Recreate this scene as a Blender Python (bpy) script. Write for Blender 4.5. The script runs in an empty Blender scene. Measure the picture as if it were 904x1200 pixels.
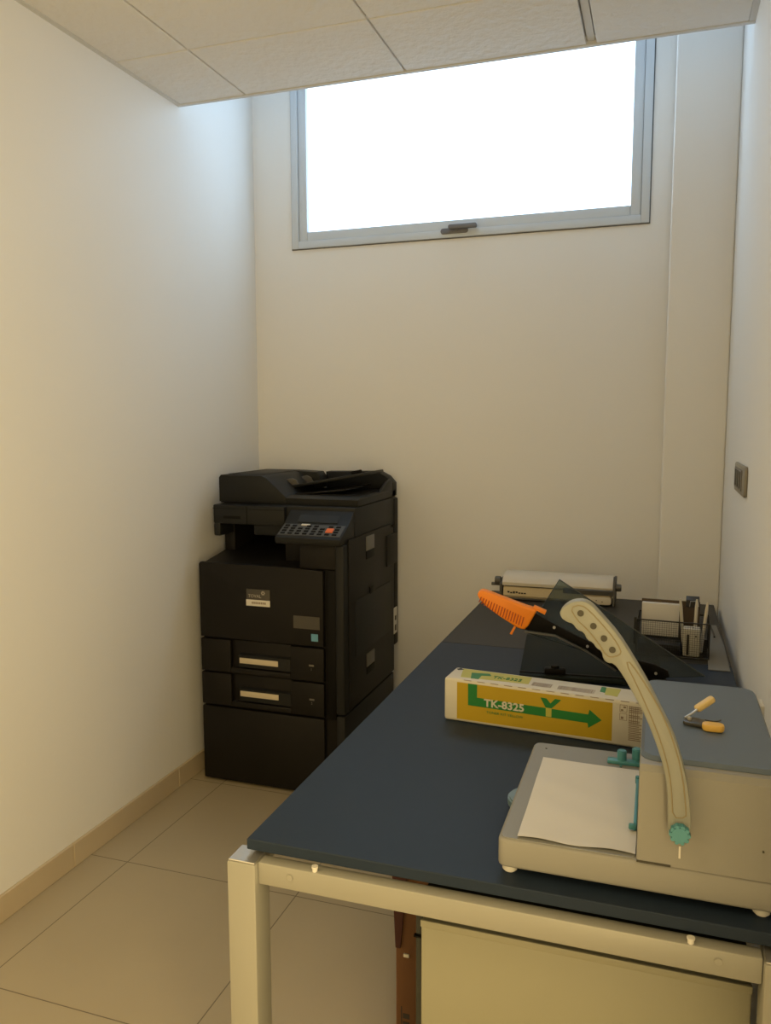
import bpy, bmesh, math, random
from mathutils import Vector, Matrix
random.seed(7)
C = bpy.context.scene.collection
PI = math.pi

# ------------------------------------------------------------------ materials
def mat(name, col, rough=0.5, metal=0.0, var=0.0, vscale=8.0, bump=0.0, bscale=200.0, spec=0.5, coat=0.0):
    m = bpy.data.materials.new(name); m.use_nodes = True
    nt = m.node_tree; b = nt.nodes['Principled BSDF']
    b.inputs['Base Color'].default_value = (*col, 1)
    b.inputs['Roughness'].default_value = rough
    b.inputs['Metallic'].default_value = metal
    b.inputs['Specular IOR Level'].default_value = spec
    b.inputs['Coat Weight'].default_value = coat
    tc = nt.nodes.new('ShaderNodeTexCoord')
    if var > 0:
        n = nt.nodes.new('ShaderNodeTexNoise'); n.inputs['Scale'].default_value = vscale; n.inputs['Detail'].default_value = 5
        nt.links.new(tc.outputs['Object'], n.inputs['Vector'])
        mx = nt.nodes.new('ShaderNodeMix'); mx.data_type = 'RGBA'
        mx.inputs['A'].default_value = (*[c*(1-var) for c in col], 1)
        mx.inputs['B'].default_value = (*[min(1, c*(1+var)) for c in col], 1)
        nt.links.new(n.outputs['Fac'], mx.inputs['Factor'])
        nt.links.new(mx.outputs['Result'], b.inputs['Base Color'])
    if bump > 0:
        n = nt.nodes.new('ShaderNodeTexNoise'); n.inputs['Scale'].default_value = bscale; n.inputs['Detail'].default_value = 3
        nt.links.new(tc.outputs['Object'], n.inputs['Vector'])
        bp = nt.nodes.new('ShaderNodeBump'); bp.inputs['Strength'].default_value = bump; bp.inputs['Distance'].default_value = 0.002
        nt.links.new(n.outputs['Fac'], bp.inputs['Height']); nt.links.new(bp.outputs['Normal'], b.inputs['Normal'])
    return m

def tile_mat(name, col, grout, x0, y0, s, half):
    m = mat(name, col, 0.35, var=0.10, vscale=2.5)
    nt = m.node_tree; N = nt.nodes; L = nt.links; b = N['Principled BSDF']
    src = b.inputs['Base Color'].links[0].from_socket
    tc = [n for n in N if n.type == 'TEX_COORD'][0]
    sp = N.new('ShaderNodeSeparateXYZ'); L.new(tc.outputs['Object'], sp.inputs[0])
    def mth(op, a, v=None):
        n = N.new('ShaderNodeMath'); n.operation = op
        if hasattr(a, 'links'): L.new(a, n.inputs[0])
        else: n.inputs[0].default_value = a
        if v is not None:
            if hasattr(v, 'links'): L.new(v, n.inputs[1])
            else: n.inputs[1].default_value = v
        return n.outputs[0]
    ds = []
    for ax, o in (('X', x0), ('Y', y0)):
        t = mth('DIVIDE', mth('SUBTRACT', sp.outputs[ax], o), s)
        f = mth('FRACT', mth('ADD', t, 0.5))
        ds.append(mth('MULTIPLY', mth('ABSOLUTE', mth('SUBTRACT', f, 0.5)), s))
    d = mth('MINIMUM', ds[0], ds[1])
    k = mth('LESS_THAN', d, half)
    mx = N.new('ShaderNodeMix'); mx.data_type = 'RGBA'
    L.new(k, mx.inputs['Factor']); L.new(src, mx.inputs['A']); mx.inputs['B'].default_value = (*grout, 1)
    L.new(mx.outputs['Result'], b.inputs['Base Color'])
    return m

M = {}
M['wall'] = mat('wall_paint', (.84, .835, .815), .75, var=.015, vscale=3, bump=.12, bscale=90, spec=.25)
M['ceil'] = mat('ceiling_tile', (.80, .785, .76), .85, var=.03, vscale=6, bump=1.0, bscale=38, spec=.15)
for n in M['ceil'].node_tree.nodes:
    if n.type == 'BUMP': n.inputs['Distance'].default_value = .0055
M['white_trim'] = mat('white_trim', (.70, .70, .69), .8, spec=.1)
M['floor'] = tile_mat('floor_tile', (.44, .37, .25), (.17, .14, .09), -.977, 2.045, .59, .0016)
M['skirt'] = mat('baseboard_tile', (.56, .46, .31), .4, var=.08, vscale=5)
M['alu'] = mat('window_aluminium', (.62, .67, .72), .45, .0, var=.03)
M['alu_dark'] = mat('window_seal', (.12, .12, .12), .6)
M['win_handle'] = mat('window_handle_grey', (.16, .16, .17), .45)
M['black'] = mat('copier_black', (.0095, .0080, .0068), .5, var=.08, bump=.05, bscale=500, spec=.22)
M['black2'] = mat('copier_dark_slate', (.0130, .0135, .0135), .5, var=.08, bump=.05, bscale=500, spec=.25)
M['blackdeep'] = mat('copier_recess_black', (.005, .0045, .004), .6, spec=.15)
M['greyplastic'] = mat('copier_grey_plastic', (.062, .062, .058), .5)
M['badge_ink'] = mat('badge_pale_ink', (.34, .31, .26), .6)
M['guide'] = mat('guide_grey_beige', (.085, .075, .062), .5)
M['display'] = mat('display_dark', (.016, .017, .017), .4, spec=.3)
M['latch'] = mat('copier_latch_grey', (.15, .14, .12), .45)
M['strip'] = mat('label_strip_cream', (.62, .54, .40), .6)
M['white_lab'] = mat('sticker_white', (.70, .67, .60), .6)
M['brown_lab'] = mat('sticker_grey_brown', (.060, .053, .043), .45)
M['cyan_lab'] = mat('sticker_cyan', (.13, .35, .50), .5)
M['orange_key'] = mat('key_orange', (.80, .16, .03), .5)
M['ink'] = mat('print_ink', (.035, .03, .025), .7)
M['ink_brown'] = mat('print_ink_brown', (.26, .20, .15), .7)
M['table'] = mat('desk_laminate_blue', (.019, .030, .050), .5, var=.06, vscale=30, bump=.05, bscale=600, spec=.2)
M['table_far'] = mat('desk_laminate_dark_grey', (.034, .032, .030), .5, var=.06, vscale=30, bump=.05, bscale=600, spec=.25)
M['table_edge'] = mat('desk_edge_dark', (.026, .031, .036), .5)
M['frame'] = mat('desk_frame_silver_beige', (.345, .335, .285), .45, .15, var=.03)
M['drawer'] = mat('cabinet_beige', (.305, .290, .205), .5, var=.02)
M['carcass'] = mat('cabinet_dark_green', (.022, .024, .018), .5)
M['card'] = mat('cardboard', (.15, .068, .026), .8, var=.12, vscale=12)
M['folder'] = mat('folder_brown', (.075, .050, .028), .7)
M['card_red'] = mat('cardboard_dark_red', (.05, .010, .006), .7)
M['box_white'] = mat('carton_white', (.58, .55, .47), .55, var=.03)
M['box_yellow'] = mat('carton_yellow', (.44, .30, .010), .5, var=.04)
M['box_yg'] = mat('carton_yellow_green', (.44, .42, .07), .5, var=.05)
M['box_green'] = mat('carton_green', (.012, .17, .03), .5)
M['mach'] = mat('machine_grey_beige', (.27, .262, .235), .5, var=.02, bump=.06, bscale=700)
M['mach_top'] = mat('machine_tray_grey', (.24, .24, .225), .5, var=.03, bump=.06, bscale=700)
M['mach_blue'] = mat('machine_lid_blue_grey', (.098, .130, .178), .42, var=.03, bump=.06, bscale=700)
M['cream'] = mat('lever_cream', (.255, .258, .222), .45, var=.03)
M['groove'] = mat('lever_groove', (.24, .20, .12), .6)
M['hole'] = mat('lever_hole_dark', (.05, .045, .03), .6)
M['teal'] = mat('plastic_teal', (.07, .26, .30), .4)
M['teal_pale'] = mat('plastic_pale_blue', (.16, .24, .28), .35)
M['paper'] = mat('paper_white', (.66, .64, .61), .7, var=.012, vscale=10)
M['orange'] = mat('handle_orange', (.95, .27, .012), .45)
M['orange_d'] = mat('handle_orange_groove', (.42, .055, .005), .6)
M['arm'] = mat('trimmer_arm_black', (.007, .006, .0055), .55, spec=.1)
M['blade'] = mat('trimmer_blade_steel', (.20, .19, .17), .35, .8)
M['board'] = mat('trimmer_board_dark_green', (.0115, .015, .013), .6, spec=.08)
M['screw'] = mat('screw_steel', (.62, .60, .56), .3, .8)
M['lam'] = mat('laminator_white', (.66, .60, .50), .5, var=.02)
M['lam2'] = mat('laminator_beige', (.62, .51, .33), .5, var=.02)
M['lam_d'] = mat('laminator_dark', (.085, .08, .07), .5)
M['wire'] = mat('organizer_black_wire', (.012, .011, .010), .45)
M['socket'] = mat('socket_grey_bronze', (.24, .22, .18), .4, .1)
M['yellow_grip'] = mat('grip_yellow', (.72, .44, .09), .45)
M['yellow_grip2'] = mat('grip_pale_yellow', (.70, .52, .22), .45)
M['metal_d'] = mat('nipper_dark_metal', (.09, .085, .075), .35, .7)
M['stripgrey'] = mat('desk_strip_grey', (.17, .16, .14), .5)

def smoke():
    m = bpy.data.materials.new('smoked_acrylic'); m.use_nodes = True
    nt = m.node_tree; nt.nodes.clear()
    o = nt.nodes.new('ShaderNodeOutputMaterial')
    t = nt.nodes.new('ShaderNodeBsdfTransparent'); t.inputs['Color'].default_value = (.52, .58, .55, 1)
    g = nt.nodes.new('ShaderNodeBsdfGlossy'); g.inputs['Roughness'].default_value = .12; g.inputs['Color'].default_value = (1, 1, 1, 1)
    d = nt.nodes.new('ShaderNodeBsdfDiffuse'); d.inputs['Color'].default_value = (.03, .035, .033, 1)
    x1 = nt.nodes.new('ShaderNodeMixShader'); x1.inputs[0].default_value = .07
    x2 = nt.nodes.new('ShaderNodeMixShader'); x2.inputs[0].default_value = .03
    nt.links.new(t.outputs[0], x1.inputs[1]); nt.links.new(d.outputs[0], x1.inputs[2])
    nt.links.new(x1.outputs[0], x2.inputs[1]); nt.links.new(g.outputs[0], x2.inputs[2])
    nt.links.new(x2.outputs[0], o.inputs[0])
    return m
M['smoke'] = smoke()

def glow(name, col, s):
    m = bpy.data.materials.new(name); m.use_nodes = True
    b = m.node_tree.nodes['Principled BSDF']
    b.inputs['Base Color'].default_value = (.7, .75, .78, 1)
    b.inputs['Roughness'].default_value = .6
    b.inputs['Emission Color'].default_value = (*col, 1); b.inputs['Emission Strength'].default_value = s
    return m
M['pane'] = glow('frosted_daylight_pane', (.56, .77, 1.0), 3.2)

# ------------------------------------------------------------------ mesh helpers
def newbm(): return bmesh.new()

def merge(dst, src):
    me = bpy.data.meshes.new('tmp'); src.to_mesh(me); src.free()
    dst.from_mesh(me); bpy.data.meshes.remove(me)

def box(bm, x0, x1, y0, y1, z0, z1, bev=0.0, seg=2, mtx=None):
    t = bmesh.new(); bmesh.ops.create_cube(t, size=1)
    for v in t.verts:
        v.co = Vector(((x0+x1)/2 + v.co.x*(x1-x0), (y0+y1)/2 + v.co.y*(y1-y0), (z0+z1)/2 + v.co.z*(z1-z0)))
    if bev > 0:
        bev = min(bev, .45*min(abs(x1-x0), abs(y1-y0), abs(z1-z0)))
        bmesh.ops.bevel(t, geom=t.edges[:], offset=bev, segments=seg, affect='EDGES', profile=.5)
    if mtx: bmesh.ops.transform(t, matrix=mtx, verts=t.verts)
    merge(bm, t); return bm

def prism(bm, pts, a, b, axis='y', bev=0.0, seg=2, mtx=None):
    """polygon pts extruded along axis from a to b. y: pts=(x,z); x: pts=(y,z); z: pts=(x,y)"""
    t = bmesh.new()
    def P(p, h): return {'y': (p[0], h, p[1]), 'x': (h, p[0], p[1]), 'z': (p[0], p[1], h)}[axis]
    v0 = [t.verts.new(P(p, a)) for p in pts]; v1 = [t.verts.new(P(p, b)) for p in pts]
    n = len(pts)
    t.faces.new(v0); t.faces.new(v1[::-1])
    for i in range(n): t.faces.new((v0[i], v0[(i+1) % n], v1[(i+1) % n], v1[i]))
    bmesh.ops.recalc_face_normals(t, faces=t.faces[:])
    if bev > 0:
        es = [e for e in t.edges if (e.verts[0] in v0) == (e.verts[1] in v0)]
        bmesh.ops.bevel(t, geom=es, offset=bev, segments=seg, affect='EDGES', profile=.5)
    if mtx: bmesh.ops.transform(t, matrix=mtx, verts=t.verts)
    merge(bm, t); return bm

def cyl(bm, p0, p1, r, n=24, r2=None, bev=0.0):
    p0, p1 = Vector(p0), Vector(p1); d = p1-p0
    t = bmesh.new()
    bmesh.ops.create_cone(t, cap_ends=True, segments=n, radius1=r, radius2=r if r2 is None else r2, depth=d.length)
    if bev: bmesh.ops.bevel(t, geom=[e for e in t.edges if abs(e.verts[0].co.z-e.verts[1].co.z) < 1e-6], offset=bev, segments=2, affect='EDGES')
    bmesh.ops.transform(t, matrix=Matrix.Translation((p0+p1)/2) @ d.to_track_quat('Z', 'Y').to_matrix().to_4x4(), verts=t.verts)
    merge(bm, t); return bm

def tube(bm, pts, r, n=8, closed=False):
    pts = [Vector(p) for p in pts]; N = len(pts); rings = []
    ref = None
    for i, p in enumerate(pts):
        a = pts[(i-1) % N] if (closed or i > 0) else p
        b = pts[(i+1) % N] if (closed or i < N-1) else p
        d = (b-a).normalized()
        if ref is None:
            ref = d.orthogonal().normalized()
        ref = (ref - d*ref.dot(d)).normalized(); s = d.cross(ref)
        rings.append([bm.verts.new(p + (ref*math.cos(2*PI*k/n) + s*math.sin(2*PI*k/n))*r) for k in range(n)])
    for i in range(N if closed else N-1):
        A, B = rings[i], rings[(i+1) % N]
        for k in range(n): bm.faces.new((A[k], A[(k+1) % n], B[(k+1) % n], B[k]))
    if not closed:
        bm.faces.new(rings[0][::-1]); bm.faces.new(rings[-1])
    return bm

def rrect(x0, x1, y0, y1, r, n=5):
    out = []
    for cx, cy, a in ((x1-r, y1-r, 0), (x0+r, y1-r, 90), (x0+r, y0+r, 180), (x1-r, y0+r, 270)):
        for k in range(n+1):
            t = math.radians(a + 90*k/n); out.append((cx+r*math.cos(t), cy+r*math.sin(t)))
    return out

def link(name, bm, m, parent=None, loc=(0, 0, 0), rotz=0, smooth=True):
    bmesh.ops.recalc_face_normals(bm, faces=bm.faces[:])
    me = bpy.data.meshes.new(name); bm.to_mesh(me); bm.free()
    me.materials.append(M[m])
    o = bpy.data.objects.new(name, me); C.objects.link(o)
    if parent: o.parent = parent
    else:
        o.location = loc; o.rotation_euler = (0, 0, rotz)
    if smooth:
        me.set_sharp_from_angle(angle=math.radians(32))
        for p in me.polygons: p.use_smooth = True
    return o

def tag(o, label, cat, group=None):
    o['label'] = label; o['category'] = cat
    if group: o['group'] = group
    return o

def thing(name, label, cat, loc, rotz=0, group=None):
    o = bpy.data.objects.new(name, None); C.objects.link(o); o.empty_display_size = .05
    o.location = loc; o.rotation_euler = (0, 0, rotz)
    return tag(o, label, cat, group)

def struct(name, bm, m, smooth=False):
    o = link(name, bm, m, smooth=smooth); o['kind'] = 'structure'; return o

def text(name, s, m, parent, origin, xd, yd, size, depth=.0004, sx=1.0, bold=0.0):
    cu = bpy.data.curves.new(name, 'FONT'); cu.body = s; cu.size = size; cu.extrude = depth; cu.resolution_u = 3; cu.offset = bold
    tmp = bpy.data.objects.new('tmp', cu); C.objects.link(tmp)
    dg = bpy.context.evaluated_depsgraph_get()
    me = bpy.data.meshes.new_from_object(tmp.evaluated_get(dg)); bpy.data.objects.remove(tmp); bpy.data.curves.remove(cu)
    X = Vector(xd).normalized(); Y = Vector(yd).normalized(); Z = X.cross(Y)
    mt = Matrix.Translation(Vector(origin)) @ Matrix((X, Y, Z)).transposed().to_4x4() @ Matrix.Diagonal((sx, 1, 1, 1))
    me.transform(mt); me.name = name; me.materials.clear(); me.materials.append(M[m])
    o = bpy.data.objects.new(name, me); C.objects.link(o)
    if parent: o.parent = parent
    return o

# ------------------------------------------------------------------ room
XL, XR, YB, YR = -1.715, .222, 3.28, -2.0
HC, HT = 2.547, 3.10
b = newbm(); box(b, XL-.1, XR+.1, YR-.1, YB+.3, -.1, 0); struct('floor', b, 'floor')
b = newbm(); box(b, XL-.12, XL, YR-.1, YB+.3, 0, HT); struct('wall_left', b, 'wall')
b = newbm(); box(b, XR, XR+.12, YR-.1, YB+.3, 0, HT); struct('wall_right', b, 'wall')
b = newbm(); box(b, XL, XR, YR-.12, YR, 0, HT); struct('wall_rear', b, 'wall')
WX0, WX1, WZ0, WZ1 = -1.53, -.065, 2.135, 2.985
b = newbm()
box(b, XL, WX0, YB, YB+.22, 0, HT); box(b, WX1, XR, YB, YB+.22, 0, HT)
box(b, WX0, WX1, YB, YB+.22, 0, WZ0); box(b, WX0, WX1, YB, YB+.22, WZ1, HT)
struct('wall_back', b, 'wall')
b = newbm(); box(b, .012, XR, 3.10, YB, 0, HT, .006); struct('wall_pilaster', b, 'wall')
b = newbm(); box(b, XL, XR, 2.66, 2.70, HC+.012, HT); struct('wall_bulkhead', b, 'wall')
b = newbm(); box(b, XL, XR, 2.70, YB+.2, HT, HT+.1); struct('ceiling.001', b, 'wall')
# suspended tiles
xs = [XL+.018, -1.433, -.838, -.240, XR-.018]; ys = [2.692, 2.32]
while ys[-1] > YR: ys.append(ys[-1]-.597)
ys[-1] = max(ys[-1], YR)
b = newbm()
for i in range(4):
    gl = .0035 if i else 0; gr = .0035 if i < 3 else 0
    if i == 3: gl = .016
    if i == 2: gr = .016
    for j in range(len(ys)-1):
        box(b, xs[i]+gl, xs[i+1]-gr, ys[j+1]+.0028, ys[j]-(.0028 if j else .004), HC, HC+.02, .002, 1)
struct('ceiling', b, 'ceil')
b = newbm()
for x, w in ((-1.433, .012), (-.838, .012), (-.240, .011)):
    z = HC+.009
    box(b, x-w, x+w, YR, 2.69, z, z+.012)
for y in ys[1:-1]: box(b, XL, XR, y-.012, y+.012, HC+.005, HC+.012)
box(b, XL, XR, YR, 2.66, HC+.02, HC+.05)
box(b, XL, XR, 2.688, 2.706, HC-.003, HC+.030, .002)
box(b, XL, XL+.018, YR, 2.69, HC-.001, HC+.012); box(b, XR-.018, XR, YR, 2.69, HC-.001, HC+.012)
struct('trim_1', b, 'white_trim')
# skirting tiles
def skirt(name, pieces):
    b = newbm()
    for p in pieces: box(b, *p, bev=.002, seg=1)
    struct(name, b, 'skirt')
ysk = [YR, -.4, .19, .78, 1.37, 1.965, 2.555, YB]
skirt('baseboard_left', [(XL, XL+.011, a+.0008, c-.0008, 0, .078) for a, c in zip(ysk, ysk[1:])])
skirt('baseboard_back', [(XL+.011, -.9, YB-.011, YB, 0, .078), (-.898, .012, YB-.011, YB, 0, .078)])
skirt('baseboard_right', [(XR-.011, XR, a+.0008, c-.0008, 0, .078) for a, c in zip(ysk[:-1], ysk[1:-1]+[3.09])])

# window
b = newbm()
def ring(b, x0, x1, z0, z1, w, y0, y1, bev=.002):
    box(b, x0, x0+w, y0, y1, z0, z1, bev); box(b, x1-w, x1, y0, y1, z0, z1, bev)
    box(b, x0+w, x1-w, y0, y1, z0, z0+w, bev); box(b, x0+w, x1-w, y0, y1, z1-w, z1, bev)
ring(b, WX0, WX1, WZ0, WZ1, .030, YB-.012, YB+.06)
win = struct('window_1', b, 'alu', smooth=True)
b = newbm(); ring(b, WX0+.031, WX1-.031, WZ0+.031, WZ1-.031, .038, YB-.004, YB+.05, .004)
link('sash_frame', b, 'alu', win)
b = newbm(); ring(b, WX0+.028, WX1-.028, WZ0+.028, WZ1-.028, .005, YB+.001, YB+.045, 0)
link('seal', b, 'alu_dark', win)
b = newbm(); ring(b, WX0-.004, WX1+.004, WZ0-.004, WZ1+.004, .005, YB-.003, YB+.03, 0)
link('frame_edge_line', b, 'alu_dark', win)  # thin dark line around the outer edge of the frame
b = newbm(); box(b, WX0+.068, WX1-.068, YB+.018, YB+.026, WZ0+.068, WZ1-.068); link('frosted_pane', b, 'pane', win)
b = newbm()
prism(b, rrect(-.868, -.755, 2.148, 2.170, .010), YB-.018, YB-.004, 'y', .002)
prism(b, rrect(-.832, -.715, 2.162, 2.180, .008), YB-.040, YB-.020, 'y', .004)
cyl(b, (-.80, YB-.03, 2.166), (-.80, YB-.008, 2.166), .009)
link('window_handle', b, 'win_handle', win)

# ------------------------------------------------------------------ desks
TZ = .745
def desk(label, loc, sx, sy, protrude=True, spacers=(), m='table'):
    """loc = front left corner of the top on the floor; local x right, y away"""
    t = thing('desk', label, 'desk', loc, 0, )
    b = newbm(); box(b, 0, sx, 0, sy, TZ-.018, TZ, .0015, 1)
    top = link('desktop', b, m, t)
    legs = [(-.023, -.024), (sx-.055, -.024), (-.023, sy-.056), (sx-.055, sy-.056)]
    if not protrude: legs = [(.01, .006), (sx-.05, .006), (.01, sy-.056), (sx-.05, sy-.056)]
    for lx, ly in legs:
        b = newbm(); box(b, lx, lx+.050, ly, ly+.050, .012, .7175, .004, 2)
        L = link('leg', b, 'frame', t)
        b = newbm(); box(b, lx+.002, lx+.048, ly+.002, ly+.048, .7172, .7195, .002, 1)
        link('leg_cap', b, 'screw', L)
        b = newbm(); cyl(b, (lx+.025, ly+.025, 0), (lx+.025, ly+.025, .014), .018); link('levelling_foot', b, 'arm', L)
    (ax, ay), (bx, by), (cx, cy), (dx, dy) = legs
    for (x0, x1, y0, y1) in ((ax+.0505, bx-.0005, ay+.008, ay+.033), (cx+.0505, dx-.0005, cy+.017, cy+.042),
                             (ax+.012, ax+.037, ay+.0505, cy-.0005), (bx+.012, bx+.037, by+.0505, dy-.0005)):
        b = newbm(); box(b, x0, x1, y0, y1, .683, .7195, .003, 2); link('rail', b, 'frame', t)
    for s in spacers:
        b = newbm(); cyl(b, (s, ay+.0135, .7185), (s, ay+.0135, .7272), .0042, 12)
        cyl(b, (s, ay+.0135, .7245), (s, ay+.0135, .7272), .0052, 12); link('spacer', b, 'white_lab', t)
    return t, legs
fd, legs = desk('dark blue laminate desk on silver legs, nearest desk, carrying the yellow toner carton', (-.597, 1.074, 0), .80, 1.203, True, (.122, .658))
for sx in (.082, .692):
    b = newbm(); cyl(b, (sx, -.0175, .704), (sx, -.0158, .704), .0055, 16, bev=.0006); link('rail_screw', b, 'frame', fd)
rd, _ = desk('dark laminate desk at the back wall beyond the seam, holding the white laminator', (-.597, 2.2785, 0), .80, .77, False, (), 'table_far')

# drawer cabinet below
t = thing('drawer_cabinet', 'beige fronted low drawer cabinet with dark sides standing under the near desk', 'cabinet', (-.092, 1.115, 0))
b = newbm(); box(b, -.243, .236, .016, .50, .02, .648, .003); link('carcass', b, 'carcass', t)
for z0, z1 in ((.03, .326), (.332, .640)):
    b = newbm(); box(b, -.230, .236, 0, .018, z0, z1, .004)
    d = link('drawer_front', b, 'drawer', t)
    b = newbm(); box(b, -.230, .236, -.0025, .004, z1-.010, z1+.001, .001); link('top_lip', b, 'drawer', d)
b = newbm(); box(b, -.2445, -.230, .010, .017, .602, .6045); link('seam_line', b, 'arm', t)
for x in (-.2, .18):
    for y in (.06, .45):
        b = newbm(); cyl(b, (x, y, 0), (x, y, .022), .02); link('glide', b, 'arm', t)

# cardboard box behind the cabinet
t = thing('cardboard_box', 'tall narrow brown cardboard box standing on the floor behind the drawer cabinet', 'box', (-.408, 1.45, 0))
b = newbm(); box(b, -.063, .055, 0, .28, .002, .52, .002, 1); link('carton', b, 'card', t)
b = newbm()
prism(b, [(-.070, .520), (-.036, .520), (-.052, .345), (-.062, .345)], -.006, -.001, 'y'); link('flap', b, 'card_red', t)
b = newbm()
for k in range(6): box(b, -.048, -.034, -.0006, .0004, .10+.018*k, .111+.018*k)
box(b, -.052, -.050, -.0006, .0004, .09, .215)
link('printed_marks', b, 'ink', t)
b = newbm(); box(b, -.046, -.034, -.004, 0, .326, .333, .001); link('tape_end', b, 'white_lab', t)

# ------------------------------------------------------------------ photocopier
t = thing('photocopier', 'black office photocopier with feeder on top in the corner by the left wall', 'photocopier', (-1.355, 2.95, 0))
cp = t
b = newbm()
box(b, -.297, .262, -.278, .29, .03, .855, .006)
prism(b, [(-.276, .850), (-.276, .858), (.08, .912), (.27, .92), (.27, .85)], -.296, .262, 'x', .003)   # sloped output tray
box(b, -.297, -.25, -.10, .29, .85, 1.0, .004); box(b, -.25, .02, .2, .29, .9, 1.0)
box(b, .015, .262, -.19, .29, .84, 1.0, .005)
box(b, .12, .275, -.288, -.18, .862, .957, .006)
link('body', b, 'black', t)
b = newbm(); box(b, .264, .300, -.300, .27, .325, .957, .008, 3); box(b, .264, .298, -.296, .28, .02, .320, .006); link('side_cover', b, 'black2', t)
b = newbm(); box(b, .222, .262, -.288, -.27, .30, .862, .004); link('hinge_strip', b, 'blackdeep', t)
# front cover with slightly dropped top edge to the right
b = newbm(); prism(b, [(-.297, .578), (-.297, .860), (-.293, .866), (.08, .866), (.16, .862), (.217, .858), (.217, .578)], -.300, -.274, 'y', .004)
fc = link('front_cover', b, 'black', t)
b = newbm(); box(b, -.094, .004, -.3022, -.299, .714, .776, .001); lb = link('maker_badge', b, 'brown_lab', fc)
b = newbm(); box(b, -.095, .004, -.3030, -.300, .712, .736, .001)
o = link('badge_strip', b, 'white_lab', fc); o['label'] = 'cream strip under the badge'
text('badge_lettering', 'TOVAL', 'badge_ink', fc, (-.086, -.3026, .7445), (1, 0, 0), (0, 0, 1), .017, bold=.0002)
b = newbm()
for k in range(6):
    a = k*PI/3; cyl(b, (-.024+.0055*math.cos(a), -.3028, .763+.0055*math.sin(a)), (-.024+.0055*math.cos(a), -.302, .763+.0055*math.sin(a)), .0030, 10)
link('badge_flower', b, 'badge_ink', fc)
b = newbm()
for k in range(8): box(b, -.071+.0075*k, -.0655+.0075*k, -.3034, -.302, .7205, .7285)
link('strip_print', b, 'ink_brown', fc)
b = newbm(); box(b, .098, .203, -.3012, -.299, .641, .688); o = link('notice_sticker', b, 'brown_lab', fc); o['label'] = 'faded grey brown sticker'
b = newbm(); box(b, .169, .196, -.3012, -.299, .597, .624); o = link('energy_sticker', b, 'cyan_lab', fc); o['label'] = 'small cyan square sticker'
for n, z0 in ((1, .443), (2, .310)):
    z1 = z0+.127; b = newbm()
    box(b, -.297, -.168, -.300, -.276, z0, z1, .004); box(b, .082, .217, -.300, -.276, z0, z1, .004)
    box(b, -.168, .082, -.284, -.27, z0, z1, .002)
    box(b, -.168, .082, -.300, -.276, z0, z0+.022, .003)
    d = link('paper_drawer', b, 'black', t)
    b = newbm(); prism(b, [(-.298, z0+.028), (-.298, z0+.074), (-.286, z0+.080), (-.280, z0+.070), (-.280, z0+.028)], -.135, .082, 'x', .003)
    h = link('drawer_handle', b, 'black2', d)
    zz = .4855 if n == 1 else .356
    b = newbm(); box(b, -.130, .031, -.3005, -.297, zz, zz+.021, .001); o = link('label_strip', b, 'strip', h); o['label'] = 'long cream label strip'
    b = newbm(); box(b, .158, .178, -.3012, -.299, zz+.015, zz+.022, .001); link('size_icon', b, 'latch', d)
    text('tray_number', str(n), 'latch', d, (.164, -.3004, zz), (1, 0, 0), (0, 0, 1), .013)
b = newbm(); box(b, -.297, .217, -.300, -.27, .010, .303, .005); link('lower_front', b, 'black', t)
for x in (-.26, .26):
    for y in (-.25, .24):
        b = newbm(); cyl(b, (x, y, 0), (x, y, .035), .022); link('castor', b, 'blackdeep', t)
# scanner head
b = newbm()
box(b, -.285, .022, -.205, .30, 1.004, 1.078, .006); box(b, -.12, .300, -.185, .31, .962, 1.080, .006)
box(b, -.285, -.255, -.203, .28, .955, 1.006, .006)
sc = link('scanner', b, 'black2', t)
b = newbm(); box(b, -.139, -.136, -.2062, -.203, 1.006, 1.075); box(b, -.24, -.165, -.2062, -.203, 1.024, 1.036, .002); box(b, -.285, .022, -.2062, -.203, 1.0625, 1.0645)
link('usb_slots', b, 'blackdeep', sc)
b = newbm(); prism(b, [(-.150, 1.081), (-.155, 1.106), (-.12, 1.113), (.30, 1.113), (.30, 1.081)], -.282, .300, 'x', .004)
link('platen_cover', b, 'black2', t)
b = newbm(); prism(b, [(-.286, 1.085), (-.286, 1.180), (-.278, 1.190), (-.10, 1.191), (-.075, 1.180), (-.04, 1.150), (.005, 1.110), (.005, 1.085)], -.155, .24, 'y', .005)
ad = link('document_feeder', b, 'black2', t)
b = newbm(); prism(b, [(-.12, 1.186), (-.10, 1.191), (-.005, 1.187), (.010, 1.165), (.010, 1.12), (-.12, 1.12)], .16, .245, 'y', .005); link('feeder_hood', b, 'black2', ad)
b = newbm(); box(b, -.262, -.10, -.12, .21, 1.189, 1.193, .002); link('feeder_cover', b, 'black', ad)
# feed tray sloping up to the right
sl = math.atan2(.074, .403)
mt = Matrix.Translation((-.09, 0, 1.128)) @ Matrix.Rotation(-sl, 4, 'Y')
b = newbm(); box(b, 0, .37, -.02, .22, -.006, .006, .004, 2, mt); tr = link('feed_tray', b, 'black2', t)
b = newbm(); prism(b, [(.0, .004), (.004, .022), (.02, .032), (.06, .034), (.078, .024), (.084, .004)], -.014, -.002, 'y', .003, 2, mt); link('paper_guide', b, 'guide', tr)
b = newbm(); prism(b, [(.0, .004), (.004, .022), (.02, .034), (.06, .036), (.078, .024), (.084, .004)], .13, .142, 'y', .003, 2, mt); link('paper_guide', b, 'guide', tr)
b = newbm(); box(b, .285, .325, .06, .09, .004, .020, .004, 2, mt); link('tray_stop', b, 'blackdeep', tr)
b = newbm(); box(b, 0, .27, -.06, .2, 1.1115, 1.1165, .002); prism(b, [(-.01, 1.1115), (.22, 1.140), (.22, 1.134), (.02, 1.1115)], -.07, .2, 'y'); link('exit_tray', b, 'black', t)
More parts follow.
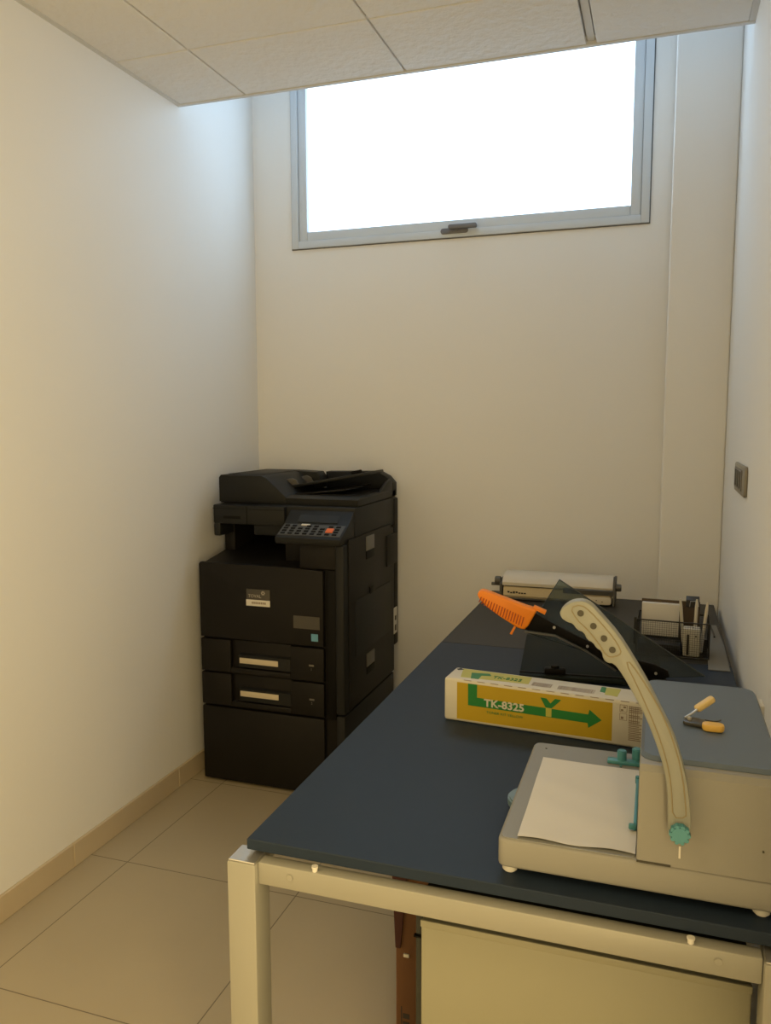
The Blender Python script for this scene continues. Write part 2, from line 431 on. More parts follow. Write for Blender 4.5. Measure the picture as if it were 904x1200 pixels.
b = newbm(); prism(b, [(.0, 1.085), (.0, 1.184), (.235, 1.188), (.275, 1.168), (.300, 1.140), (.300, 1.085)], .250, .318, 'y', .006)
prism(b, [(.10, 1.112), (.20, 1.150), (.255, 1.160), (.255, 1.112)], .285, .300, 'x', .003)
link('rear_hinge_cover', b, 'black2', t)
# control panel
prof = [(-.318, .957), (-.324, .966), (-.324, .980), (-.318, .985), (-.243, 1.022), (-.205, 1.052), (-.180, 1.070), (-.180, .957)]
b = newbm(); prism(b, prof, .038, .296, 'x', .005, 2); pn = link('control_panel', b, 'black2', t)
kx = math.atan2(.037, .075)
mk = Matrix.Translation((.167, -.281, 1.0045)) @ Matrix.Rotation(kx, 4, 'X')
b = newbm(); box(b, -.122, .122, -.036, .036, -.002, .0015, .0012, 1, mk); kp = link('keypad', b, 'greyplastic', pn)
b = newbm()
for i in range(8):
    for j in range(4):
        if i == 6 and j in (1, 2): continue
        if i in (2, 5) and j == 3: continue
        x = -.105 + i*.029; y = -.026 + j*.0165
        box(b, x-.009, x+.009, y-.0045, y+.0045, 0, .0040, .001, 1, mk)
link('keys', b, 'blackdeep', kp)
b = newbm(); box(b, .058, .086, -.014, .012, 0, .0050, .002, 2, mk); link('start_key', b, 'orange_key', kp)
b = newbm(); box(b, -.052, -.018, .026, .035, 0, .0045, .001, 1, mk); link('home_key', b, 'white_lab', kp)
md = Matrix.Translation((.167, -.224, 1.0385)) @ Matrix.Rotation(math.atan2(.030, .038), 4, 'X')
b = newbm(); box(b, -.075, .085, -.019, .020, -.002, .0016, .001, 1, md); link('display', b, 'display', pn)
# right side
b = newbm(); prism(b, [(-.262, .335), (-.262, .972), (.215, .972), (.262, .90), (.262, .335)], .299, .305, 'x', .002); sd = link('side_door', b, 'black', t)
b = newbm(); box(b, .304, .308, -.205, .206, .522, .735, .002); link('bypass_tray', b, 'black2', sd)
b = newbm(); box(b, .304, .309, -.085, .005, .905, .960, .003); o = link('door_latch', b, 'latch', sd); o['label'] = 'light grey latch tab'
b = newbm(); box(b, .304, .309, -.085, .003, .448, .500, .003); o = link('door_latch', b, 'latch', sd); o['label'] = 'light grey latch tab'
for q in ((.304, .308, -.085, .005, .872, .903), (.304, .308, -.085, .003, .418, .446), (.304, .310, -.05, -.01, .730, .760)):
    b = newbm(); box(b, *q, .002); link('latch_recess', b, 'blackdeep', sd)
b = newbm(); box(b, -.28, .304, .27, .322, .44, 1.075, .006); box(b, .29, .310, .16, .30, .80, .93, .003); link('rear_cover', b, 'black', t)
b = newbm(); box(b, .303, .3065, .255, .300, .492, .605, .001); lab = link('rating_label', b, 'white_lab', t); lab['label'] = 'small white label by the rear edge'
for q in ((.505, .53), (.55, .57)):
    b = newbm(); box(b, .306, .3069, .268, .286, *q); link('label_print', b, 'ink', lab)

# ------------------------------------------------------------------ comb binding machine
t = thing('binding_machine', 'grey comb binding machine with blue lid and raised cream lever at the desk edge', 'binding machine', (0, 1.10, TZ))
def bz(z): return z-TZ
b = newbm(); prism(b, rrect(-.203, .180, 0, .372, .012), bz(.757), bz(.800), 'z', .005, 3); link('base', b, 'mach', t)
b = newbm(); prism(b, rrect(-.199, -.012, .004, .368, .010), bz(.7995), bz(.8012), 'z', .0005, 1)
link('tray_surface', b, 'mach_top', t)
for x, y in ((-.187, .018), (.150, .018), (-.187, .35), (.150, .35)):
    b = newbm(); cyl(b, (x, y, 0), (x, y, .014), .011, 20, bev=.003); link('foot', b, 'white_lab', t)
# housing
b = newbm(); prism(b, [(-.002, bz(.8005)), (-.002, bz(.930)), (.006, bz(.937)), (.372, bz(.930)), (.372, bz(.8005))], -.011, .168, 'x', .003, 2)
hs = link('housing', b, 'mach', t)
def dome(x): return .0105 - .010*((x-.084)/.095)**2*0.6
b = newbm()
pts = rrect(-.010, .179, .020, .374, .022, 6)
pts = [(x if x < .1 else x-.010, y) for x, y in pts]
tt = bmesh.new()
lo = [tt.verts.new((x, y, bz(.930))) for x, y in pts]
mid = [tt.verts.new((x, y, bz(.9375))) for x, y in pts]
cx, cy = .0845, .197
hi = [tt.verts.new((cx+(x-cx)*.955, cy+(y-cy)*.975, bz(.9425))) for x, y in pts]
n = len(pts)
for A, B in ((lo, mid), (mid, hi)):
    for i in range(n): tt.faces.new((A[i], A[(i+1) % n], B[(i+1) % n], B[i]))
tt.faces.new(hi); tt.faces.new(lo[::-1]); merge(b, tt)
link('lid', b, 'mach_blue', t)
b = newbm(); box(b, -.0105, .0785-.045, -.0035, .001, bz(.8005), bz(.8030)); link('face_lip', b, 'hole', t)
b = newbm(); box(b, .0430, .0455, -.0032, -.0015, bz(.815), bz(.834)); link('alignment_mark', b, 'white_lab', hs)
b = newbm(); cyl(b, (.146, -.0035, bz(.842)), (.146, -.001, bz(.842)), .0014, 10); link('face_screw', b, 'hole', hs)
b = newbm(); box(b, .1675, .180, .322, .362, bz(.898), bz(.930), .003); o = link('side_clip', b, 'white_lab', hs); o['label'] = 'small white clip on the right side'
# lever: outline in the x-z plane
LEV = [(-.1187,1.1476),(-.1164,1.1387),(-.1082,1.1333),(-.1009,1.1324),(-.0950,1.1238),(-.0863,1.1215),(-.0818,1.1114),(-.0746,1.1090),(-.0695,1.1013),(-.0629,1.0980),(-.0607,1.0877),(-.0554,1.0828),(-.0470,1.0830),(-.0368,1.0705),(-.0207,1.0437),(-.0045,1.0140),(.0090,.9811),(.0197,.9493),(.0248,.9198),(.0264,.8895),(.0275,.8640),(.0300,.8540),(.0360,.8470),(.0430,.8447),(.0500,.8475),(.0545,.8540),(.0562,.8640),(.0552,.8941),(.0488,.9354),(.0394,.9701),(.0289,.9986),(.0128,1.0295),(-.0018,1.0577),(-.0221,1.0913),(-.0425,1.1222),(-.0628,1.1443),(-.0773,1.1596),(-.0874,1.1642),(-.1002,1.1630),(-.1102,1.1572)]
def chaikin(P, it=2, closed=True):
    for _ in range(it):
        Q = []
        n = len(P)
        for i in range(n if closed else n-1):
            a, c = P[i], P[(i+1) % n]
            Q.append(tuple(a[k]*.75+c[k]*.25 for k in range(len(a)))); Q.append(tuple(a[k]*.25+c[k]*.75 for k in range(len(a))))
        P = Q
    return P
LV = [(x, bz(z)) for x, z in chaikin(LEV, 1)]
b = newbm(); prism(b, LV, -.031, -.010, 'y', .0028, 2); lev = link('lever', b, 'cream', t)
GR1 = [(-.0322,1.0867),(-.0258,1.0873),(-.0015,1.0520),(.0201,1.0131),(.0350,.9735),(.0435,.9390),(.0488,.8978),(.0492,.8865),(.0328,.8844),(.0310,.9131),(.0266,.9455),(.0158,.9829),(-.0005,1.0225),(-.0166,1.0563)]
GR2 = [(-.1047,1.1538),(-.0906,1.1593),(-.0777,1.1499),(-.0618,1.1334),(-.0474,1.1169),(-.0381,1.1015),(-.0399,1.0954),(-.0523,1.0907),(-.0594,1.0966),(-.0653,1.1065),(-.0740,1.1176),(-.0842,1.1286),(-.0958,1.1381)]
b = newbm()
for G in (GR1, GR2): tube(b, [(x, -.0310, bz(z)) for x, z in chaikin(G, 1)], .0009, 6, True)
link('inset_line', b, 'groove', lev)
for x, z in ((-.0909,1.1474),(-.0741,1.1315),(-.0602,1.1161),(-.0492,1.1017)):
    b = newbm(); cyl(b, (x, -.0322, bz(z)), (x, -.029, bz(z)), .0042, 20); link('grip_hole', b, 'hole', lev)
b = newbm(); kz = bz(.8665)
cyl(b, (.0421, -.042, kz), (.0421, -.009, kz), .0118, 28, bev=.002)
for k in range(10):
    a = k*PI/5; cyl(b, (.0421+.0108*math.cos(a), -.0415, kz+.0108*math.sin(a)), (.0421+.0108*math.cos(a), -.033, kz+.0108*math.sin(a)), .0026, 8)
link('pivot_knob', b, 'teal', t)
b = newbm()
box(b, -.0175, -.0125, .078, .243, bz(.8035), bz(.8125), .001); box(b, -.024, -.013, .076, .084, bz(.8045), bz(.8125), .002); cyl(b, (-.015, .243, bz(.803)), (-.015, .243, bz(.815)), .004, 12)
link('edge_guide', b, 'teal', t)
b = newbm(); box(b, -.068, -.013, .312, .330, bz(.8010), bz(.8075), .002); box(b, -.0465, -.0430, .303, .315, bz(.8010), bz(.8020))
cyl(b, (-.044, .323, bz(.806)), (-.044, .323, bz(.824)), .008, 20, bev=.0015); cyl(b, (-.019, .334, bz(.806)), (-.019, .334, bz(.826)), .0085, 20, bev=.0015)
link('depth_guide', b, 'teal', t)
b = newbm(); box(b, -.0462, -.0428, .3025, .311, bz(.8012), bz(.8018)); link('guide_slot', b, 'ink', t)
b = newbm(); cyl(b, (-.185, .215, .006), (-.185, .215, .022), .040, 40, bev=.003); link('comb_dial', b, 'teal_pale', t)
b = newbm(); cyl(b, (-.178, .343, bz(.801)), (-.178, .343, bz(.802)), .0018, 10); link('tray_screw', b, 'hole', t)

# sheet of paper on the tray
b = newbm(); nx, ny = 24, 36
c00, c10, c01, c11 = (-.1753, 1.108), (-.0125, 1.112), (-.1776, 1.3999), (-.0118, 1.3955)
V = []
for j in range(ny+1):
    for i in range(nx+1):
        u, v = i/nx, j/ny
        x = (c00[0]*(1-u)+c10[0]*u)*(1-v) + (c01[0]*(1-u)+c11[0]*u)*v
        y = (c00[1]*(1-u)+c10[1]*u)*(1-v) + (c01[1]*(1-u)+c11[1]*u)*v
        z = .8018 + .0030*max(0, 1-v*5)**2*(.55+.45*math.sin(u*9.5)) + .0006*math.sin(v*11+u*3)**2 + .0010*max(0, 1-u*7)*(.5+.5*math.sin(v*12))
        y += .0012*math.sin(u*10)*max(0, 1-v*6)
        V.append((b.verts.new((x+.094, y-1.25, z-.8018))))
for j in range(ny):
    for i in range(nx):
        k = j*(nx+1)+i; b.faces.new((V[k], V[k+1], V[k+nx+2], V[k+nx+1]))
ret = bmesh.ops.extrude_face_region(b, geom=b.faces[:])
for v in [g for g in ret['geom'] if isinstance(g, bmesh.types.BMVert)]: v.co.z += .00035
o = link('paper_sheet', b, 'paper', None, (-.094, 1.25, .8018)); tag(o, 'blank white paper sheet lying on the binding machine tray', 'paper')

# ------------------------------------------------------------------ toner carton
t = thing('toner_box', 'long white and yellow toner carton lying across the near desk behind the paper', 'box', (-.430, 1.668, TZ), math.radians(-5.2))
H = .0965; D = .082
b = newbm(); box(b, 0, .452, 0, D, .0005, H, .0065, 3); tb = link('carton', b, 'box_white', t)
def plate(name, pts, m, parent, front=True, lift=0.0):
    bb = newbm()
    if front: prism(bb, pts, -.0003-lift, .0003, 'y')
    else: prism(bb, pts, H-.0003, H+.0003+lift, 'z')
    return link(name, bb, m, parent, smooth=False)
yp = plate('yellow_panel', [(.030, .0895), (.360, .0895), (.360, .0100), (.030, .0070)], 'box_yellow', tb); yp['label'] = 'mustard yellow printed panel'
plate('green_arrow', [(.055, .0892), (.0757, .0892), (.0757, .0605), (.3123, .0585), (.3145, .0690), (.3394, .0500), (.3130, .0300), (.3113, .0400), (.0555, .0410)], 'box_green', tb, lift=.0003)
text('model_lettering', 'TK-8325', 'box_white', tb, (.0915, -.0008, .0442), (1, 0, 0), (0, 0, 1), .0226, sx=1.09, bold=.0006)
text('kit_lettering', 'TONER KIT YELLOW', 'box_green', tb, (.0970, -.0006, .0290), (1, 0, 0), (0, 0, 1), .0075, sx=1.15)
plate('letter_y', [(.2133, .0805), (.2262, .0800), (.2345, .0705), (.2440, .0816), (.2567, .0808), (.2372, .0600), (.2250, .0600)], 'box_green', tb, lift=.0006)
plate('letter_stem', [(.2250, .0602), (.2370, .0602), (.2372, .0415), (.2254, .0415)], 'box_yg', tb, lift=.0007)
bb = newbm()
def fr(x0, x1, z0, z1, w=.0008):
    for q in ((x0, x1, z0, z0+w), (x0, x1, z1-w, z1), (x0, x0+w, z0, z1), (x1-w, x1, z0, z1)): box(bb, q[0], q[1], -.0005, .0003, q[2], q[3])
fr(.374, .3885, .074, .0885); fr(.374, .3885, .0565, .071)
box(bb, .3765, .381, -.0005, .0003, .076, .079); box(bb, .381, .386, -.0005, .0003, .082, .0855); box(bb, .3765, .3815, -.0005, .0003, .059, .064)
for k in range(20):
    z = .0170 + k*.0036; w = random.uniform(.020, .032)
    if 9 < k < 18 and k % 3 == 0: continue
    box(bb, .392, .392+w, -.0005, .0003, z, z+.0016)
for k in range(5): box(bb, .3925+k*.004, .3935+k*.004, -.0005, .0003, .052, .088)
link('small_print', bb, 'ink_brown', tb, smooth=False)
plate('top_label', [(.020, .0735), (.178, .0725), (.1815, .0250), (.033, .0150)], 'box_yg', tb, False)
plate('top_green', [(.0464, .0523), (.0860, .0600), (.0935, .0461), (.0727, .0408), (.0739, .0150), (.0561, .0150)], 'box_green', tb, False, .0003)
text('top_lettering', 'TK-8325', 'box_green', tb, (.0990, .0330, H+.0006), (1, .02, 0), (0, 1, 0), .024, sx=.75)
plate('top_mark', [(.3270, .0701), (.3372, .0693), (.3390, .0350), (.3284, .0380)], 'box_green', tb, False, .0003)
plate('top_swatch', [(.3372, .0693), (.3670, .0700), (.3660, .0200), (.3402, .0240)], 'box_yg', tb, False)
bb = newbm()
for x0, x1, y0, y1 in ((.188, .229, .020, .044), (.2435, .319, .019, .043)):
    x = x0
    while x < x1:
        w = random.choice((.0010, .0016, .0024)); box(bb, x, min(x+w, x1), y0, y1, H-.0003, H+.0004); x += w+random.choice((.0010, .0016))
link('barcode', bb, 'ink_brown', tb, smooth=False)
bb = newbm()
for k in range(13): box(bb, .045+k*.030, .062+k*.030, .0004, .0016, H-.0017, H-.0007)
link('perforation', bb, 'ink_brown', tb, smooth=False)
bb = newbm(); prism(bb, [(.006, .066), (.013, .060), (.024, .068), (.014, .075)], H-.0004, H+.0004, 'z'); link('flap_hole', bb, 'ink', tb, smooth=False)

# ------------------------------------------------------------------ paper trimmer
t = thing('paper_trimmer', 'dark lever paper trimmer with orange handle and smoked guard behind the toner carton', 'paper trimmer', (-.318, 1.997, TZ), math.radians(6.1))
b = newbm(); prism(b, [(0, 0), (.36, 0), (.36, .24), (.28, .27), (.19, .400), (0, .400)], .003, .013, 'z', .002); bd = link('board', b, 'board', t)
b = newbm()
for x, y in ((.012, .014), (.346, .014), (.012, .385), (.34, .22)):
    b = newbm(); cyl(b, (x, y, 0), (x, y, .004), .010, 16); link('rubber_foot', b, 'arm', bd)
b = newbm(); box(b, .062, .115, .012, .032, .013, .030, .004); cyl(b, (.088, .022, .03), (.088, .022, .036), .010, 16); link('side_stop', b, 'arm', t)
b = newbm(); box(b, 0, .36, .018, .028, .013, .0155, .0008); link('cutting_edge', b, 'arm', t)
ARM = [(.0347,.1725),(.004,.1174),(.0869,.1160),(.1678,.0800),(.2568,.030),(.330,.0165),(.352,.0165),(.366,.024),(.362,.038),(.33,.052),(.2568,.078),(.18,.1000),(.1036,.1350),(.06,.158)]
ARM = [(.032,.1690),(.008,.1240),(.0869,.1160),(.1678,.0790),(.2400,.0330),(.315,.0165),(.352,.0165),(.366,.024),(.362,.038),(.33,.052),(.2568,.068),(.18,.0970),(.1036,.1320),(.06,.155)]
b = newbm(); prism(b, ARM, .024, .036, 'y', .002); ar = link('cutting_arm', b, 'arm', t)
b = newbm(); prism(b, [(.010, .1180), (.0869, .1110), (.1678, .0740), (.236, .0300), (.239, .0335), (.1678, .0780), (.0869, .1150), (.012, .1220)], .0195, .0235, 'y'); link('blade', b, 'blade', ar)
for x, z in ((.0840, .1340), (.1670, .0900), (.333, .0310)):
    b = newbm(); cyl(b, (x, .0205, z), (x, .0245, z), .0036, 14, bev=.0008); link('arm_bolt', b, 'screw', ar)
HN = [(-.1112,.2080),(-.1080,.2185),(-.0980,.2235),(-.0860,.2205),(-.0300,.2010),(.0100,.1870),(.0420,.1790),(.0350,.1650),(.0150,.1260),(-.0030,.1270),(-.0240,.1390),(-.0600,.1610),(-.0950,.1870)]
b = newbm(); prism(b, chaikin(HN, 1), .0145, .0455, 'y', .005, 3)
prism(b, [(.030, .1800), (.0340, .1870), (.0640, .1750), (.0600, .1655)], .020, .040, 'y', .002)
hd = link('handle', b, 'orange', t); hd['label'] = 'ribbed bright orange grip'
b = newbm()
for k in range(17):
    f = k/16; x = -.101+f*.108; zt = .2065-f*.0470; zb = .1985-f*.0690
    ln = (.014 + .010*math.sin(min(1, f*1.5)*PI/2)) ; zb = zt-ln
    prism(b, [(x, zt), (x+.0024, zt-.0008), (x+.0024-.006, zb-.0008), (x-.006, zb)], .0136, .0152, 'y')
link('grip_ribs', b, 'orange_d', hd, smooth=False)
b = newbm(); prism(b, [(-.0155, .1330), (-.0095, .1330), (-.0215, .1080), (-.0275, .1100)], .026, .033, 'y', .001); link('finger_tab', b, 'orange', hd)
# smoked guard plate
b = newbm()
q = [Vector(p) for p in ((.014, .038, .1144), (.0937, .203, .2236), (.4562, .069, .0180), (.36, .038, .0190))]
nrm = (q[1]-q[0]).cross(q[3]-q[0]).normalized()*.003
va = [b.verts.new(p) for p in q]; vb = [b.verts.new(p+nrm) for p in q]
b.faces.new(va); b.faces.new(vb[::-1])
for i in range(4): b.faces.new((va[i], va[(i+1) % 4], vb[(i+1) % 4], vb[i]))
g = link('safety_guard', b, 'smoke', t, smooth=False); g['label'] = 'tilted smoked transparent guard plate'
b = newbm(); tube(b, [q[1]+nrm*.5, q[2]+nrm*.5], .0018, 8); tube(b, [q[0]+nrm*.5, q[1]+nrm*.5], .0010, 8); link('guard_edge', b, 'greyplastic', g)

# ------------------------------------------------------------------ laminator at the back
t = thing('laminator', 'white desktop laminator with side knobs on the far desk against the back wall', 'laminator', (-.53, 2.90, TZ))
b = newbm(); prism(b, [(.006, .010), (.0, .018), (.002, .048), (.010, .052), (.13, .052), (.13, .010)], .004, .385, 'x', .002); link('base', b, 'lam2', t)
b = newbm(); prism(b, [(-.001, .055), (-.002, .066), (.012, .083), (.035, .094), (.09, .096), (.125, .090), (.13, .055)], .0, .392, 'x', .003); link('lid', b, 'lam', t)
b = newbm(); box(b, .008, .384, .004, .12, .0515, .0555); box(b, .02, .37, .006, .12, .004, .012); link('feed_slot', b, 'lam_d', t)
b = newbm(); prism(b, [(-.006, .040), (-.008, .056), (.0, .060), (.02, .055), (.02, .040)], .22, .395, 'x', .003); link('feed_cover', b, 'lam_d', t)
b = newbm(); prism(b, rrect(.300, .388, .006, .034, .010), -.006, .004, 'y', .003); link('switch_panel', b, 'lam', t)
b = newbm(); box(b, .335, .339, -.0072, -.0055, .02, .023); box(b, .355, .359, -.0072, -.0055, .016, .019); link('indicator', b, 'ink', t)
b = newbm(); prism(b, [(-.006, .004), (-.006, .06), (.01, .095), (.02, .105), (.03, .09), (.12, .09), (.12, .004)], .392, .400, 'x', .002); link('end_plate', b, 'lam_d', t); b = newbm()
prism(b, [(.0, .004), (.0, .06), (.03, .075), (.12, .075), (.12, .004)], -.010, .0, 'x', .002); link('end_plate', b, 'lam_d', t)
b = newbm(); cyl(b, (.400, .02, .066), (.420, .02, .066), .013, 20, bev=.002); link('knob', b, 'lam_d', t)
b = newbm(); cyl(b, (-.030, .02, .068), (-.008, .02, .068), .015, 20, bev=.002); cyl(b, (-.045, .03, .052), (-.01, .03, .052), .006, 12); link('knob', b, 'lam_d', t)
b = newbm()
for k in range(7): box(b, .020+k*.010, .027+k*.010, -.0012, .002, .026+.002*(k in (0, 3)), .0305+.003*(k in (0, 2, 3)))
link('maker_print', b, 'ink', t)
for x in (.03, .36):
    for y in (.02, .11):
        b = newbm(); cyl(b, (x, y, 0), (x, y, .010), .010, 14); link('foot', b, 'lam_d', t)

# ------------------------------------------------------------------ wire organizer
OX, OY = -.043, 2.328; OW, OD, OH = .190, .112, .100
t = thing('desk_organizer', 'black wire mesh desk organizer at the right end of the far desk', 'desk organizer', (OX, OY, TZ), math.radians(-2))
b = newbm(); tube(b, [(0, 0, OH), (OW, 0, OH), (OW, OD, OH), (0, OD, OH)], .0022, 8, True); tube(b, [(0, 0, .003), (OW, 0, .003), (OW, OD, .003), (0, OD, .003)], .0025, 8, True)
for x, y in ((0, 0), (OW, 0), (OW, OD), (0, OD)): tube(b, [(x, y, .002), (x, y, OH)], .0024, 8)
link('rim', b, 'wire', t)
def mesh_panel(name, p0, p1, z0, z1, step=.006, r=.00045):
    b = newbm(); p0, p1 = Vector(p0), Vector(p1); L = (p1-p0).length; n = int(L/step)
    for k in range(1, n):
        p = p0.lerp(p1, k/n); tube(b, [(p.x, p.y, z0), (p.x, p.y, z1)], r, 3)
    m = int((z1-z0)/step)
    for k in range(1, m):
        z = z0+(z1-z0)*k/m; tube(b, [(p0.x, p0.y, z), (p1.x, p1.y, z)], r, 3)
    return link(name, b, 'wire', t, smooth=False)
mesh_panel('front_mesh', (0, 0, 0), (OW, 0, 0), .003, OH)
mesh_panel('rear_mesh', (0, OD, 0), (OW, OD, 0), .003, OH)
mesh_panel('side_mesh', (0, 0, 0), (0, OD, 0), .003, OH)
mesh_panel('side_mesh', (OW, 0, 0), (OW, OD, 0), .003, OH)
b = newbm(); box(b, .001, OW-.001, .001, OD-.001, .002, .0035); link('base_plate', b, 'wire', t)
b = newbm(); box(b, .002, OW-.002, .068, .070, .004, .040); link('divider', b, 'wire', t)
b = newbm(); box(b, .003, .116, .003, .066, .0036, .034, .003); link('drawer_tray', b, 'wire', t)
b = newbm(); box(b, -.010, 0.0, .030, .036, .02, .098, .002); link('side_hook', b, 'wire', t)
# contents stand on the base plate (top level)
def wl(x, y, z):
    a = math.radians(-2); return (OX+x*math.cos(a)-y*math.sin(a), OY+x*math.sin(a)+y*math.cos(a), z)
def standing(name, label, cat, m, x0, x1, y0, y1, z1, lean=0, bev=.001, group=None):
    b = newbm(); box(b, -(x1-x0)/2, (x1-x0)/2, -(y1-y0)/2, (y1-y0)/2, 0, z1, bev)
    o = link(name, b, m, None, wl((x0+x1)/2, (y0+y1)/2, TZ+.0045)); o.rotation_euler = (0, lean, math.radians(-2))
    return tag(o, label, cat, group)
standing('notepad', 'pad of white paper standing in the back of the wire organizer', 'notepad', 'paper', .008, .110, .085, .103, .126)
o = standing('folder', 'thin brown folder behind the white pad in the wire organizer', 'folder', 'folder', .006, .165, .105, .108, .134)
t2 = thing('dispenser_box', 'white upright plastic dispenser with dark slot in front of the wire organizer pens', 'dispenser', wl(.147, .024, TZ+.0045), math.radians(-2))
b = newbm(); box(b, -.024, .020, -.018, .018, 0, .078, .003); link('case', b, 'box_white', t2)
b = newbm(); box(b, -.015, -.008, -.0186, -.017, .004, .062, .001); link('slot', b, 'ink', t2)
b = newbm(); cyl(b, (.009, -.0188, .058), (.009, -.017, .058), .0024, 12); link('screw', b, 'ink', t2); b = newbm(); cyl(b, (.001, -.003, .0775), (.001, -.003, .0788), .003, 12); link('screw', b, 'ink', t2)
def pen(label, x, y, dx, dy, top, m='box_white'):
    b = newbm(); cyl(b, (0, 0, 0), (dx*.86, dy*.86, top*.86), .0045, 12); cyl(b, (dx*.86, dy*.86, top*.86), (dx, dy, top), .0045, 12, .0028)
    o = link('pen', b, m, None, wl(x, y, TZ+.0048)); return tag(o, label, 'pen', 'pens in the wire organizer')
pen('white pen leaning left in the wire organizer, leftmost of the three pens', .126, .056, -.014, .006, .148)
pen('white pen standing upright in the wire organizer, middle of the three pens', .152, .056, .004, .008, .150)
pen('grey pen leaning right in the wire organizer, nearest the right wall', .170, .056, .014, .006, .142, 'lam')
t2 = thing('binder_clip', 'black binder clip with wire handle gripping the brown folder at the organizer back', 'binder clip', wl(.145, .106, TZ+.124), math.radians(-2))
b = newbm(); prism(b, [(-.010, 0), (-.008, .020), (.012, .028), (.013, .026), (.004, .015), (.0035, 0)], -.018, .018, 'x', .001); link('clamp', b, 'wire', t2)
b = newbm(); tube(b, [(-.008, -.012, .002), (-.006, -.014, .018), (.014, -.016, .020), (.016, -.014, .004)], .0011, 6); link('wire_handle', b, 'screw', t2)

b = newbm(); tube(b, chaikin([(.0, 0, .003), (.010, -.05, .003), (.006, -.13, .003), (.012, -.24, .003), (.010, -.33, .003)], 3, False), .003, 8)
tag(link('cable', b, 'wire', None, (.166, 2.86, TZ)), 'thin black cable lying on the far desk between organizer and right wall', 'cable')
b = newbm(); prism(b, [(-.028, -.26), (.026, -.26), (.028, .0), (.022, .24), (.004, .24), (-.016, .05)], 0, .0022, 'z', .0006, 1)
tag(link('grey_strip', b, 'stripgrey', None, (.170, 2.49, TZ+.0002)), 'narrow flat grey strip on the desk along the right wall', 'sheet')  # thin strip, paler than the desktop, set flat beside the wall

# ------------------------------------------------------------------ nippers on the lid
LZ = TZ+bz(.9426)+.0002
t = thing('nippers', 'small wire nippers with yellow grips lying on the blue lid', 'pliers', (.058, 1.266, LZ))
def seg(b, p0, p1, w0, w1, z0, z1, bev=.001):
    p0, p1 = Vector(p0), Vector(p1); d = (p1-p0).normalized(); s = Vector((-d.y, d.x))
    prism(b, [tuple(p0+s*w0), tuple(p1+s*w1), tuple(p1-s*w1), tuple(p0-s*w0)], z0, z1, 'z', bev)
b = newbm(); prism(b, [(-.010, -.006), (-.008, .004), (-.002, .012), (.010, .014), (.022, .006), (.024, -.012), (.016, -.017), (-.006, -.012)], .0005, .006, 'z', .001)
link('jaws', b, 'metal_d', t)
b = newbm(); tube(b, [(-.007, .004, .007), (.004, .016, .011), (.014, .027, .017)], .0017, 8); link('raised_arm', b, 'screw', t)
b = newbm(); cyl(b, (-.001, -.001, .006), (-.001, -.001, .0105), .0034, 14, bev=.0008); link('pivot_rivet', b, 'screw', t)
b = newbm(); prism(b, rrect(.016, .047, -.030, -.010, .009), .0005, .011, 'z', .003, 2); o = link('grip', b, 'yellow_grip', t)
mm = Matrix.Translation((.009, .026, .013)) @ Matrix.Rotation(math.radians(28), 4, 'Z') @ Matrix.Rotation(math.radians(-30), 4, 'Y')
b = newbm(); prism(b, rrect(0, .034, -.0065, .0065, .005), -.004, .005, 'z', .003, 2, mm); o = link('grip', b, 'yellow_grip2', t); o['label'] = 'paler raised yellow grip'
b = newbm(); tube(b, chaikin([(.018, .016, .003), (.028, .012, .003), (.040, .012, .003), (.047, .026, .003)], 2, False), .0012, 6); link('spring', b, 'metal_d', t)

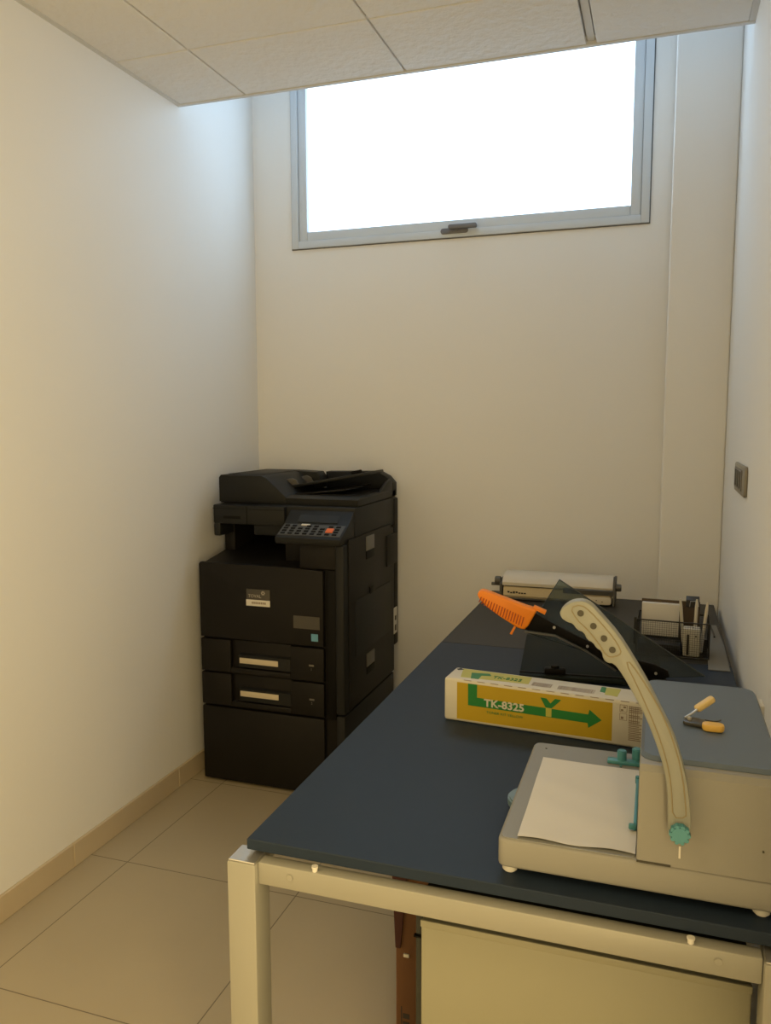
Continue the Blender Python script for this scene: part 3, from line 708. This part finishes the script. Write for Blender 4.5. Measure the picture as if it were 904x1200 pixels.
# ------------------------------------------------------------------ wall socket plate
t = thing('wall_socket', 'dark grey three module socket plate on the right wall', 'socket', (XR, 2.44, 1.237))
b = newbm(); prism(b, rrect(-.145, .145, -.041, .041, .012), -.009, -.0002, 'x', .003, 2); link('cover_plate', b, 'socket', t)
b = newbm(); prism(b, rrect(-.085, .120, -.029, .029, .006), -.0115, -.006, 'x', .0015, 1); fm = link('module_frame', b, 'latch', t)
for y in (-.045, .020, .080):
    b = newbm(); box(b, -.0128, -.009, y-.018, y+.018, -.023, .023, .001); link('socket_module', b, 'hole', fm)

# ------------------------------------------------------------------ light
def area(name, loc, rot, sx, sy, col, e):
    l = bpy.data.lights.new(name, 'AREA'); l.shape = 'RECTANGLE'; l.size = sx; l.size_y = sy; l.color = col; l.energy = e
    o = bpy.data.objects.new(name, l); C.objects.link(o); o.location = loc; o.rotation_euler = rot; return o
area('ceiling_lamp', (-.95, .05, HC-.02), (0, 0, 0), .6, .6, (1, .76, .38), 7)
def aim(loc, to): return (Vector(to)-Vector(loc)).to_track_quat('-Z', 'Y').to_euler()
area('left_wall_fill', (XR-.02, -.15, 1.1), (0, math.radians(90), 0), 1.6, .8, (1, .75, .36), 41)  # unseen warm fill light, added to brighten the left wall
w = bpy.data.worlds.new('World'); bpy.context.scene.world = w; w.use_nodes = True
w.node_tree.nodes['Background'].inputs[0].default_value = (.5, .6, .7, 1); w.node_tree.nodes['Background'].inputs[1].default_value = .3

# ------------------------------------------------------------------ camera
cd = bpy.data.cameras.new('Camera'); cam = bpy.data.objects.new('Camera', cd); C.objects.link(cam)
cd.sensor_fit = 'VERTICAL'; cd.sensor_height = 24; cd.lens = 24*946.1/1200; cd.clip_start = .01
yaw, pitch, roll = .326577, .112603, -.002208
f = Vector((-math.sin(yaw)*math.cos(pitch), math.cos(yaw)*math.cos(pitch), -math.sin(pitch)))
r = Vector((math.cos(yaw), math.sin(yaw), 0)); u = r.cross(f)
r2 = r*math.cos(roll)+u*math.sin(roll); u2 = u*math.cos(roll)-r*math.sin(roll)
cam.matrix_world = Matrix.Translation((0, 0, 1.40)) @ Matrix((r2, u2, -f)).transposed().to_4x4()
S = bpy.context.scene; S.camera = cam
S.view_settings.view_transform = 'Standard'; S.view_settings.look = 'None'
S.view_settings.exposure = 0.0; S.view_settings.gamma = 1.0; S.view_settings.use_curve_mapping = False
